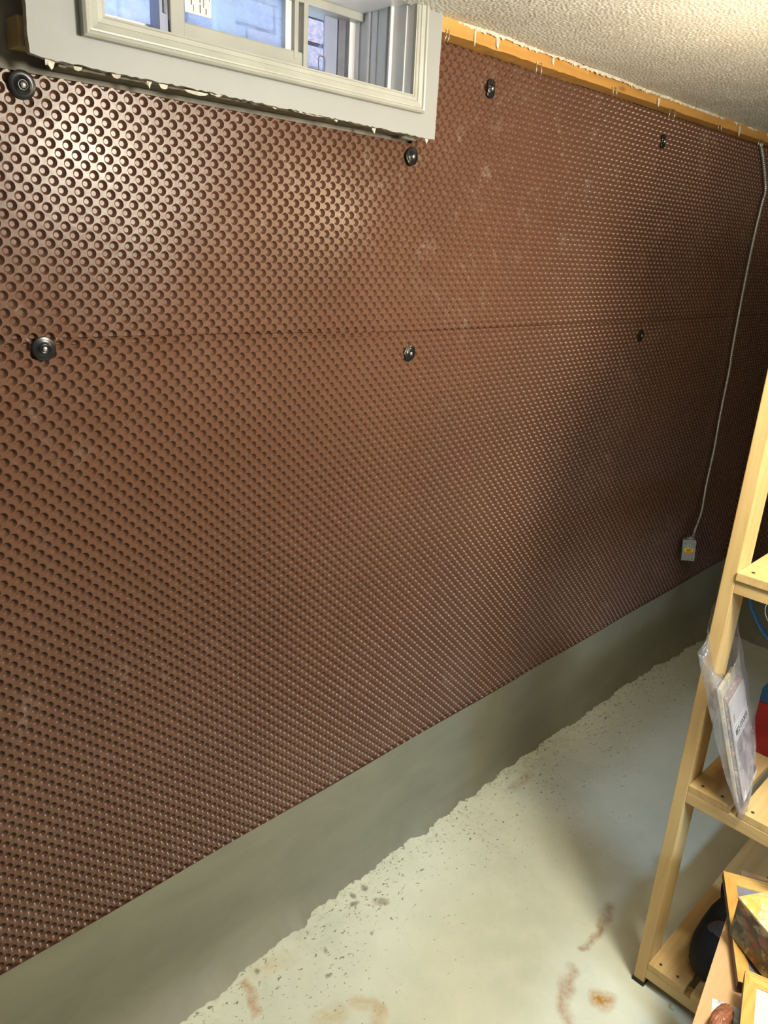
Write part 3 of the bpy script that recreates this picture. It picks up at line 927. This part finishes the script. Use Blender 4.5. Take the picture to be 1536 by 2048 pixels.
# ================================================================ wooden shelving unit
SX0, SX1 = 1.634, 2.92
PY = -0.796             # wall side of the near post
PT, PW = 0.030, 0.078   # post thickness (y) and width (x)
SD = 0.475              # shelf depth
YI0, YI1 = PY - PT, PY - PT - SD
unit = empty('shelving_unit', (SX0, PY - PT - SD / 2, 0.0), 'open pine shelving unit with slatted shelves and square posts', 'shelf')
for x0 in (SX0, SX1 - PW):
    for y0 in (PY, YI1):
        po = box('post', (x0, y0 - PT, 0.012), (x0 + PW, y0, 1.845), M['pine_z'], unit, 0.0018)
        box('foot_pad', (x0 - 0.002, y0 - PT - 0.002, 0.0), (x0 + PW + 0.002, y0 + 0.002, 0.0125), M['rubber'], po)
LEV = [0.084, 0.668, 1.235, 1.80]
screw_v, screw_f = lathe_geo([(0.0038, 0.0), (0.0040, 0.0008), (0.0025, 0.0011), (0.0008, 0.0006)], 10)
screw_me = bpy.data.meshes.new('screw'); screw_me.from_pydata(screw_v, [], screw_f); screw_me.materials.append(M['screw'])
for li, zt in enumerate(LEV):
    for x0 in (SX0 + 0.001, SX1 - 0.039):
        box('rail', (x0, YI1, zt - 0.020 - 0.032), (x0 + 0.038, YI0, zt - 0.0202), M['pine_y'], unit, 0.0015)
    wd, gp = 0.1015, 0.0170
    y = YI0 - 0.0005
    for si in range(4):
        w_ = wd if si < 3 else SD - 3 * (wd + gp) - 0.002
        ov = 0.0 if li != 2 else 0.006
        s = box('slat', (SX0 - ov + random.uniform(0, .002), y - w_, zt - 0.020), (SX1 - random.uniform(0, .003), y, zt + random.uniform(-.0006, .0006)), M['pine_x'], unit, 0.0016)
        for yy in (y - w_ * 0.25, y - w_ * 0.72):
            o = bpy.data.objects.new('screw', screw_me); C.objects.link(o); o.parent = s
            o.location = (SX0 + 0.022, yy, zt + 0.0004)
        y -= wd + gp

# unseen closed cartons added on the top shelf to shade the far wall
M['card'] = plain('brown_cardboard', (0.36, 0.24, 0.13), 0.85, scale=25, var=0.1)
for x0, x1, hh, lb in [(1.70, 2.24, 0.30, 'added brown cardboard carton shading the wall from the top shelf, nearest the shelf end'), (2.26, 2.56, 0.36, 'tall added brown cardboard carton shading the wall from the middle of the top shelf'), (2.58, 2.90, 0.28, 'low added brown cardboard carton shading the wall from the far end of the top shelf')]:
    e = empty('shade_carton', ((x0 + x1) / 2, -1.06, 1.802), lb, 'carton', 'added light-blocking cartons on the top shelf')
    box('carton_body', (x0, -1.28, 1.802), (x1, -0.85, 1.802 + hh), M['card'], e, 0.003)
    box('packing_tape', ((x0 + x1) / 2 - 0.025, -1.281, 1.802 + hh - 0.05), ((x0 + x1) / 2 + 0.025, -0.849, 1.802 + hh + 0.0008), M['label'], e)

# ================================================================ things on the shelves
def plastic_material():
    k = NT('clear_poly_bag')
    tr = k.n('ShaderNodeBsdfTransparent'); tr.inputs['Color'].default_value = (0.93, 0.93, 0.94, 1)
    gl = k.n('ShaderNodeBsdfGlossy'); gl.inputs['Roughness'].default_value = 0.22
    df = k.n('ShaderNodeBsdfDiffuse'); df.inputs['Color'].default_value = (0.80, 0.79, 0.80, 1)
    tl = k.n('ShaderNodeBsdfTranslucent'); tl.inputs['Color'].default_value = (0.8, 0.8, 0.8, 1)
    f = k.noise(k.coord((1.5, 1.5, 0.6)), 22.0, 4, 0.6, 1.5)
    a1 = k.n('ShaderNodeMixShader'); a1.inputs[0].default_value = 0.4; k.l(df.outputs[0], a1.inputs[1]); k.l(tl.outputs[0], a1.inputs[2])
    a2 = k.n('ShaderNodeMixShader'); a2.inputs[0].default_value = 0.40; k.l(a1.outputs[0], a2.inputs[1]); k.l(gl.outputs[0], a2.inputs[2])
    a3 = k.n('ShaderNodeMixShader'); k.l(k.ramp(f, [(0.3, 0.07), (0.75, 0.27)]), a3.inputs[0])
    k.l(tr.outputs[0], a3.inputs[1]); k.l(a2.outputs[0], a3.inputs[2])
    b = k.n('ShaderNodeBump'); b.inputs['Strength'].default_value = 0.5; b.inputs['Distance'].default_value = 0.01
    k.l(f, b.inputs['Height'])
    for s in (gl, df): k.l(b.outputs[0], s.inputs['Normal'])
    k.l(a3.outputs[0], k.out.inputs['Surface'])
    return k.m
M['poly'] = plastic_material()
def print_material(name, stops, scale, dist=1.0, rough=0.4):
    k = NT(name)
    v = k.coord()
    nz = k.n('ShaderNodeTexNoise'); nz.inputs['Scale'].default_value = scale; nz.inputs['Detail'].default_value = 4; nz.inputs['Distortion'].default_value = dist
    k.l(v, nz.inputs['Vector'])
    k.base(k.ramp(nz.outputs['Fac'], stops)); k.rough(rough)
    return k.m
M['cover'] = plain('pale_booklet_cover', (0.60, 0.57, 0.56), 0.4, scale=12, var=0.06)
M['cover_photo'] = print_material('grey_appliance_photo', [(0.35, (0.10, 0.08, 0.10)), (0.5, (0.30, 0.25, 0.26)), (0.62, (0.55, 0.48, 0.46))], 16.0)
M['cover_white'] = plain('white_title_strip', (0.82, 0.80, 0.76), 0.4, var=0.02)
M['ink'] = plain('black_ink', (0.012, 0.012, 0.014), 0.5, var=0.02)
M['pages'] = print_material('magazine_page_edges', [(0.30, (0.10, 0.04, 0.06)), (0.42, (0.55, 0.45, 0.32)), (0.52, (0.20, 0.18, 0.30)), (0.60, (0.62, 0.34, 0.22)), (0.70, (0.62, 0.60, 0.48))], 38.0, 0.6)
M['pages2'] = print_material('cream_page_edges', [(0.3, (0.42, 0.36, 0.22)), (0.5, (0.66, 0.58, 0.38)), (0.65, (0.30, 0.30, 0.28))], 20.0, 0.6)
# local frame of the leaning booklet stack: s up the spine, e along the cover, n towards the viewer
A0 = Vector((1.632, -0.958, 0.690))
sv = Vector((-0.020, 0.330, 0.938)).normalized()
ev = Vector((0.983, 0.184, 0.0)); ev = (ev - sv * ev.dot(sv)).normalized()
nvv = sv.cross(ev).normalized()
if nvv.y > 0: nvv = -nvv
BT = Matrix((( ev.x, sv.x, nvv.x, A0.x), (ev.y, sv.y, nvv.y, A0.y), (ev.z, sv.z, nvv.z, A0.z), (0, 0, 0, 1)))
bk = empty('instruction_booklet', (1.70, -0.93, 0.70), 'pale rice cooker instruction booklet inside the clear plastic bag', 'booklet')
box('cover', (0.0, 0.012, -0.0035), (0.150, 0.250, 0.0), M['cover'], bk, 0.0006, BT)
box('cover_picture', (0.010, 0.022, -0.0002), (0.146, 0.152, 0.0006), M['cover_photo'], bk, 0, BT)
box('title_strip', (0.004, 0.158, -0.0002), (0.146, 0.190, 0.0008), M['cover_white'], bk, 0, BT)
for y0 in (0.1600, 0.1870):
    box('title_line', (0.006, y0, 0.0004), (0.146, y0 + 0.0009, 0.0011), M['ink'], bk, 0, BT)
for q in range(3):
    box('logo_bar', (0.014 + q * 0.006, 0.200, 0.0), (0.0155 + q * 0.006, 0.216, 0.0006), M['print'], bk, 0, BT)
def text_mesh(name, body, size, mtx, mat, parent, depth=0.0003):
    cu = bpy.data.curves.new(name, 'FONT'); cu.body = body; cu.size = size; cu.extrude = depth; cu.offset = 0.0005
    o = bpy.data.objects.new(name, cu); C.objects.link(o)
    dg = bpy.context.evaluated_depsgraph_get(); dg.update()
    me = bpy.data.meshes.new_from_object(o.evaluated_get(dg))
    bpy.data.objects.remove(o); bpy.data.curves.remove(cu)
    me.transform(mtx); me.materials.clear(); me.materials.append(mat); me.name = name
    return link(bpy.data.objects.new(name, me), parent)
text_mesh('title_text', 'RICE COOKER', 0.019, BT @ Matrix.Translation((0.012, 0.1665, 0.0012)), M['ink'], bk)
def magazine(name, z0, z1, e0, e1, s1, mat, label):
    o = box(name, (e0, 0.010, z0), (e1, s1, z1), mat, None, 0.001, BT)
    return tag(o, label, 'magazine')
magazine('magazine', -0.0120, -0.0045, 0.002, 0.145, 0.262, M['pages'], 'glossy colourful magazine behind the booklet in the plastic bag')
magazine('magazine', -0.0215, -0.0130, -0.004, 0.140, 0.285, M['pages2'], 'cream thick magazine at the back of the plastic bag')
# the bag itself
def bag():
    def B(e, s, n): return BT @ Vector((e, s, n))
    e_ = empty('plastic_bag', tuple(B(0.05, 0, 0)), 'clear plastic bag of booklets leaning against the shelf post', 'bag')
    # front sheet (towards viewer), grid in (e, s)
    def sheet_(name, fn, nu, nv):
        V, F = [], []
        for i in range(nu + 1):
            for j in range(nv + 1):
                V.append(fn(i / nu, j / nv))
        for i in range(nu):
            for j in range(nv):
                a = i * (nv + 1) + j
                F.append((a, a + 1, a + nv + 2, a + nv + 1))
        o = mesh(name, V, F, M['poly'], e_, True)
        md = o.modifiers.new('thickness', 'SOLIDIFY'); md.thickness = 0.0003
        return o
    def right_edge(t): return float(np.interp(t, [0, 0.1, 0.35, 0.7, 1.0], [0.060, 0.115, 0.185, 0.180, 0.165]))
    def wr(u, t): return 0.0022 * math.sin(19 * u + 6 * t) + 0.0016 * math.sin(31 * t + 7 * u)
    def front(u, t):
        top = 0.305 + 0.085 * u
        s = -0.022 + (top + 0.022) * t
        ee = -0.008 + (right_edge(t) + 0.008) * u
        nn = 0.004 + 0.010 * math.sin(math.pi * min(u * 1.05, 1)) * (0.4 + 0.6 * t) + wr(u, t) - 0.012 * (1 - t) ** 6
        return B(ee, s, nn)
    def back(u, t):
        top = 0.330 + 0.110 * math.sin(math.pi * (0.15 + 0.65 * u)) + 0.03 * u
        s = -0.022 + (top + 0.022) * t
        ee = -0.020 + (right_edge(t) + 0.022) * u
        nn = -0.0255 - 0.022 * t * max(0.0, 1 - u * 9) + wr(u + .4, t) * 0.5 + 0.016 * (1 - t) ** 5
        return B(ee, s, nn)
    def gus(u, t):
        f = Vector(front(0.0, t)); b = Vector(back(0.0, t))
        s = f.lerp(b, u)
        if True:
            s += ev * (-0.012 * math.sin(math.pi * u) * (0.4 + 0.6 * t) + 0.004 * math.sin(3 * math.pi * u))
        return s
    def gus2(u, t):
        f = Vector(front(1.0, t)); b = Vector(back(1.0, t))
        return f.lerp(b, u)
    def bott(u, t):
        return Vector(front(t, 0.0)).lerp(Vector(back(t, 0.0)), u)
    sheet_('front_film', front, 22, 34)
    sheet_('back_film', back, 22, 34)
    sheet_('side_fold', gus, 8, 34)
    sheet_('side_fold', gus2, 4, 34)
    sheet_('bottom_seal', bott, 4, 22)
    # handle cut-out patch
    pts = []
    for k in range(16):
        th = 2 * math.pi * k / 16
        c = back(0.45, 0.93)
        pts.append(c + ev * 0.016 * math.cos(th) + sv * 0.0045 * math.sin(th) + nvv * 0.003)
    mesh('handle_slot', pts, [tuple(range(16))], M['print'], e_)
bag()

# red and blue packet behind the bag
pk = empty('snack_packet', (1.98, -0.90, 0.668), 'red packet with blue top standing behind the plastic bag', 'packet')
box('body', (1.90, -0.985, 0.668), (2.05, -0.862, 0.812), plain('red_card', (0.30, 0.010, 0.012), 0.4, var=0.1), pk, 0.003)
box('top_panel', (1.90, -0.985, 0.8125), (2.05, -0.862, 0.852), plain('blue_card', (0.01, 0.075, 0.16), 0.4, var=0.1), pk, 0.003)

# blue strap hanging below the third shelf
def strap():
    P = spline([(2.20, -0.690, 1.00), (2.20, -0.700, 0.935), (2.20, -0.718, 0.905), (2.20, -0.752, 0.862), (2.20, -0.80, 0.835), (2.20, -0.87, 0.845), (2.20, -0.93, 0.93), (2.20, -0.95, 1.10), (2.20, -0.95, 1.184)], 8)
    V, F = [], []
    for i, p in enumerate(P):
        t = (P[min(i + 1, len(P) - 1)] - P[max(i - 1, 0)]).normalized()
        nn = t.cross(Vector((1, 0, 0))).normalized()
        for sx, sn in ((-.013, .0008), (.013, .0008), (.013, -.0008), (-.013, -.0008)):
            V.append(p + Vector((sx, 0, 0)) + nn * sn)
    for i in range(len(P) - 1):
        for k in range(4):
            a, b = i * 4 + k, i * 4 + (k + 1) % 4
            F.append((a, b, b + 4, a + 4))
    F += [(0, 1, 2, 3), tuple(len(V) - 1 - q for q in range(4))]
    o = mesh('hanging_strap', V, F, plain('blue_webbing', (0.003, 0.05, 0.12), 0.6, scale=150, var=0.3), None, True)
    tag(o, 'blue webbing strap looped under the third shelf', 'strap')
strap()
o = tube('thin_cord', spline([(2.30, -0.735, 1.03), (2.28, -0.737, 0.95), (2.27, -0.722, 0.912), (2.26, -0.735, 0.880), (2.25, -0.765, 0.868), (2.25, -0.84, 0.862), (2.25, -0.90, 0.99), (2.25, -0.92, 1.184)], 8), 0.0011, plain('white_cord', (0.75, 0.74, 0.70), 0.6), None, 6)
tag(o, 'thin white cord dangling beside the blue strap', 'cord')
o = tube('metal_rod', [(2.749, -0.469, 0.005), (3.35, -0.339, 0.005)], 0.0045, M['steel'], None, 10)
tag(o, 'thin shiny metal rod lying on the floor behind the shelving', 'rod')

# black bag on the bottom shelf
def black_bag():
    e = empty('black_bag', (1.84, -0.93, 0.084), 'black fabric bag with grey panel lying on the bottom shelf', 'bag')
    bm = bmesh.new()
    bmesh.ops.create_uvsphere(bm, u_segments=32, v_segments=20, radius=1.0)
    T = Matrix.Translation((1.835, -0.945, 0.136)) @ Matrix.Rotation(math.radians(6), 4, 'Z')
    for v in bm.verts:
        x, y, z = v.co
        sx = math.copysign(abs(x) ** 0.75, x); sy = math.copysign(abs(y) ** 0.8, y); sz = math.copysign(abs(z) ** 0.7, z)
        taper = 1.0 - 0.32 * (sx + 1) / 2
        p = Vector((sx * 0.165, sy * 0.080 * taper, max(sz, -0.98) * 0.0515 * (1.0 + 0.25 * (sx < 0) * (-sx))))
        p.z = max(p.z, -0.0515) + 0.004 * math.sin(sx * 9) * (sz > 0)
        v.co = T @ p
    bm_obj('body', bm, M['black_fabric'], e, True)
    bm = bmesh.new()
    bmesh.ops.create_uvsphere(bm, u_segments=24, v_segments=14, radius=1.0)
    T2 = Matrix.Translation((1.765, -0.952, 0.181)) @ Matrix.Rotation(math.radians(6), 4, 'Z') @ Matrix.Rotation(math.radians(-8), 4, 'Y')
    for v in bm.verts: v.co = T2 @ Vector((v.co.x * 0.055, v.co.y * 0.044, v.co.z * 0.016))
    bm_obj('grey_panel', bm, M['grey_fabric'], e, True)
    tube('handle_loop', spline([(1.955, -0.888, 0.12), (1.985, -0.872, 0.155), (2.01, -0.885, 0.165), (2.00, -0.91, 0.15), (1.965, -0.915, 0.135)], 8), 0.0075, M['black_fabric'], e, 10)
black_bag()

# ================================================================ low table with frames in the foreground
TT = 0.45
tv = Vector((0.9815, 0.1914, 0.0)); tn = Vector((0.1914, -0.9815, 0.0))
T0 = Vector((1.557, -0.997, 0.0))           # on the table's wall-side edge
TMX = Matrix(((tv.x, tn.x, 0, T0.x), (tv.y, tn.y, 0, T0.y), (0, 0, 1, 0), (0, 0, 0, 1)))
tb = empty('low_table', tuple(TMX @ Vector((-0.3, 0.25, 0))), 'low table with plain maple board top beside the shelving', 'table')
box('table_top', (-0.62, 0.0, TT - 0.018), (0.030, 0.235, TT), M['ply'], tb, 0.0012, TMX)
for a, b in ((-0.60, 0.02), (-0.60, 0.18), (-0.03, 0.02), (-0.03, 0.18)):
    box('leg', (a, b, 0.0), (a + 0.04, b + 0.04, TT - 0.0181), M['ply'], tb, 0.002, TMX)

def picture_frame(name, corner, dx, dy, Lx, Ly, z, wdt, thick, fill, label, grp=None):
    """flat frame: corner at (x,y), dx/dy unit directions of two sides."""
    c = Vector((corner[0], corner[1], z)); dx = Vector((*dx, 0)).normalized(); dy = Vector((-dx.y, dx.x, 0)) if dy is None else Vector((*dy, 0)).normalized()
    T = Matrix(((dx.x, dy.x, 0, c.x), (dx.y, dy.y, 0, c.y), (0, 0, 1, c.z), (0, 0, 0, 1)))
    e = empty(name, tuple(T @ Vector((Lx / 2, Ly / 2, 0))), label, 'picture frame', grp)
    prof = [(0, 0), (0, thick), (0.10, thick * 1.0), (0.14, thick * 0.90), (0.30, thick * 0.90), (0.34, thick * 0.82), (0.80, thick * 0.74), (0.84, thick * 0.64), (0.90, thick * 0.64), (0.94, thick * 0.55), (1.0, thick * 0.55), (1.0, thick * 0.2)]
    O = [(0, 0), (Lx, 0), (Lx, Ly), (0, Ly)]; I = [(wdt, wdt), (Lx - wdt, wdt), (Lx - wdt, Ly - wdt), (wdt, Ly - wdt)]
    for a in range(4):
        b = (a + 1) % 4
        V = []
        for o_, i_ in ((O[a], I[a]), (O[b], I[b])):
            for t, h_ in prof:
                V.append(T @ Vector((o_[0] + (i_[0] - o_[0]) * t, o_[1] + (i_[1] - o_[1]) * t, h_)))
        k = len(prof)
        F = [(j, j + k, j + k + 1, j + 1) for j in range(k - 1)]
        m_ = M['frame_wood'] if (a % 2 == 0) == (abs(dx.x) > 0.7) else M['frame_wood_y']
        o = mesh('frame_side', V, F, m_, e)
        o.data.materials.append(M['frame_side'])
        o.data.polygons[0].material_index = 1
    box('backing', (0.003, 0.003, 0.0), (Lx - 0.003, Ly - 0.003, thick * 0.2), M['frame_side'], e, 0, T)
    box('picture', (wdt * 0.9, wdt * 0.9, thick * 0.2), (Lx - wdt * 0.9, Ly - wdt * 0.9, thick * 0.42), fill, e, 0, T)
    return e
d1 = Vector((-0.245, -0.13)).normalized(); d2 = Vector((0.13, -0.245)).normalized()
grey_pic = print_material('grey_glazed_picture', [(0.3, (0.16, 0.17, 0.21)), (0.6, (0.26, 0.27, 0.32))], 14.0, 0.5, 0.15)
picture_frame('picture_frame', (1.646, -0.944), tuple(d1), tuple(d2), 0.310, 0.23, TT + 0.014, 0.028, 0.018, grey_pic, 'honey wood picture frame with grey print under the floral box', 'picture frames on the low table')
d3 = Vector((-0.9, -0.30)).normalized(); d4 = Vector((0.30, -0.9)).normalized()
o = box('plywood_sheet', (0, 0, TT + 0.0002), (0.24, 0.20, TT + 0.0136), M['ply'], None, 0.001,
        Matrix(((-0.930, 0.367, 0, 1.706), (-0.367, -0.930, 0, -0.966), (0, 0, 1, 0), (0, 0, 0, 1))))
tag(o, 'thin bare plywood sheet lying under the grey picture frame', 'plywood')
white_pic = plain('white_mat_board', (0.58, 0.58, 0.56), 0.3, var=0.02)
picture_frame('picture_frame', (1.366, -1.097), (-0.955, -0.297), (0.297, -0.955), 0.24, 0.19, TT + 0.058, 0.024, 0.020, white_pic, 'honey wood picture frame with white mat leaning by the floral box', 'picture frames on the low table')
tag(box('keepsake_box', (0.03, 0.03, TT + 0.0014), (0.20, 0.16, TT + 0.0576), M['frame_side'], None, 0.002, Matrix(((-0.955, 0.297, 0, 1.366), (-0.297, -0.955, 0, -1.097), (0, 0, 1, 0), (0, 0, 0, 1)))), 'dark red block under the white mat picture frame', 'box')

# floral box on the first frame, lit top and shaded sides painted in
def floral(name, lit_top):
    k = NT(name)
    v = k.coord()
    vo = k.n('ShaderNodeTexVoronoi'); vo.inputs['Scale'].default_value = 46.0 if not lit_top else 60.0
    nz = k.n('ShaderNodeTexNoise'); nz.inputs['Scale'].default_value = 30.0; nz.inputs['Detail'].default_value = 3
    k.l(v, nz.inputs['Vector'])
    mx = k.n('ShaderNodeMix', data_type='VECTOR'); mx.inputs[0].default_value = 0.06
    k.l(v, mx.inputs[4]); k.l(nz.outputs['Color'], mx.inputs[5]); k.l(mx.outputs[1], vo.inputs['Vector'])
    sp = k.n('ShaderNodeSeparateColor'); k.l(vo.outputs['Color'], sp.inputs[0])
    if lit_top:
        c = k.ramp(sp.outputs[0], [(0.0, (0.75, 0.50, 0.05)), (0.3, (0.80, 0.66, 0.30)), (0.55, (0.55, 0.42, 0.32)), (0.8, (0.80, 0.72, 0.55)), (1.0, (0.70, 0.45, 0.02))])
    else:
        c = k.ramp(sp.outputs[0], [(0.0, (0.05, 0.035, 0.02)), (0.25, (0.17, 0.12, 0.05)), (0.45, (0.42, 0.13, 0.06)), (0.6, (0.07, 0.05, 0.03)), (0.78, (0.50, 0.44, 0.26)), (0.88, (0.26, 0.05, 0.09)), (1.0, (0.48, 0.27, 0.06))])
    edge = k.ramp(vo.outputs['Distance'], [(0.35, 0.0), (0.8, 0.8)])
    c = k.mix(edge, c, (0.02, 0.014, 0.010) if not lit_top else (0.55, 0.36, 0.10))
    k.base(c); k.rough(0.4)
    return k.m
fb = empty('floral_box', (1.44, -1.10, TT + 0.033), 'floral patterned box, shaded sides and lit yellow flowered lid painted in, on the picture frame', 'box')
fd = Vector((-0.5, -0.866)).normalized(); fe = Vector((0.866, -0.5)).normalized()
FT = Matrix(((fd.x, fe.x, 0, 1.474), (fd.y, fe.y, 0, -1.028), (0, 0, 1, TT + 0.033), (0, 0, 0, 1)))
box('box_body', (0, 0, 0), (0.135, 0.15, 0.098), floral('shaded_floral_print', False), fb, 0.0012, FT)
box('box_lid', (-0.001, -0.001, 0.0981), (0.136, 0.151, 0.104), floral('lit_yellow_floral_print', True), fb, 0.001, FT)

# photo print and wrinkled pouch on the table
photo = print_material('faded_blue_photo', [(0.35, (0.22, 0.30, 0.42)), (0.5, (0.55, 0.62, 0.70)), (0.62, (0.80, 0.82, 0.82))], 40.0, 1.2, 0.3)
PT_ = Matrix(((-0.92, 0.38, 0, 1.323), (-0.38, -0.92, 0, -1.062), (0, 0, 1, TT), (0, 0, 0, 1)))
tag(box('photo_print', (0, 0, 0.0003), (0.13, 0.09, 0.0012), photo, None, 0, PT_), 'faded blue and white photo print lying on the maple table top', 'photo')
bm = bmesh.new()
bmesh.ops.create_uvsphere(bm, u_segments=40, v_segments=24, radius=1.0)
for v in bm.verts:
    a = math.atan2(v.co.y, v.co.x)
    r = 1 + 0.05 * math.sin(9 * a + 14 * v.co.z) + 0.04 * math.sin(23 * v.co.z + 3 * a)
    v.co = Vector((1.268 + v.co.x * 0.042 * r, -1.099 + v.co.y * 0.018 * r, TT + 0.0014 + max(0.0, 0.021 + v.co.z * 0.021 * r)))
tag(bm_obj('leather_pouch', bm, plain('copper_brown_leather', (0.33, 0.13, 0.07), 0.38, scale=80, var=0.35, bump=0.5), None, True), 'wrinkled copper brown pouch on the photo print', 'pouch')

# floor debris
tag(box('paint_chip', (1.628, -0.917, 0.0), (1.640, -0.906, 0.006), M['paper'], None, 0.002), 'small pale pebble on the floor under the bottom shelf', 'pebble')

# ================================================================ lamp fittings above the picture
def pendant(loc, rad, label):
    x, y, z = loc
    e = empty('pendant_lamp', (x, y, ZC), label, 'lamp')
    V, F = lathe_geo([(0.045, -0.001), (0.045, -0.012), (0.030, -0.022), (0.006, -0.024)], 24)
    mesh('ceiling_rose', [(x + a, y + b, ZC - 0.002 + c) for a, b, c in V], F, M['vinyl'], e, True)
    tube('cord', [(x, y, ZC - 0.02), (x, y, z + rad + 0.045)], 0.003, M['vinyl'], e, 8)
    V, F = lathe_geo([(0.004, 0.050), (0.014, 0.046), (0.016, 0.010), (0.013, 0.002)], 16)
    mesh('socket', [(x + a, y + b, z + rad + c) for a, b, c in V], F, M['vinyl'], e, True)
pendant(BULB, 0.03, 'bare bulb pendant hanging from the ceiling beside the shelf end')
pendant(LAMP, 0.14, 'round pendant lamp hanging in the middle of the room')
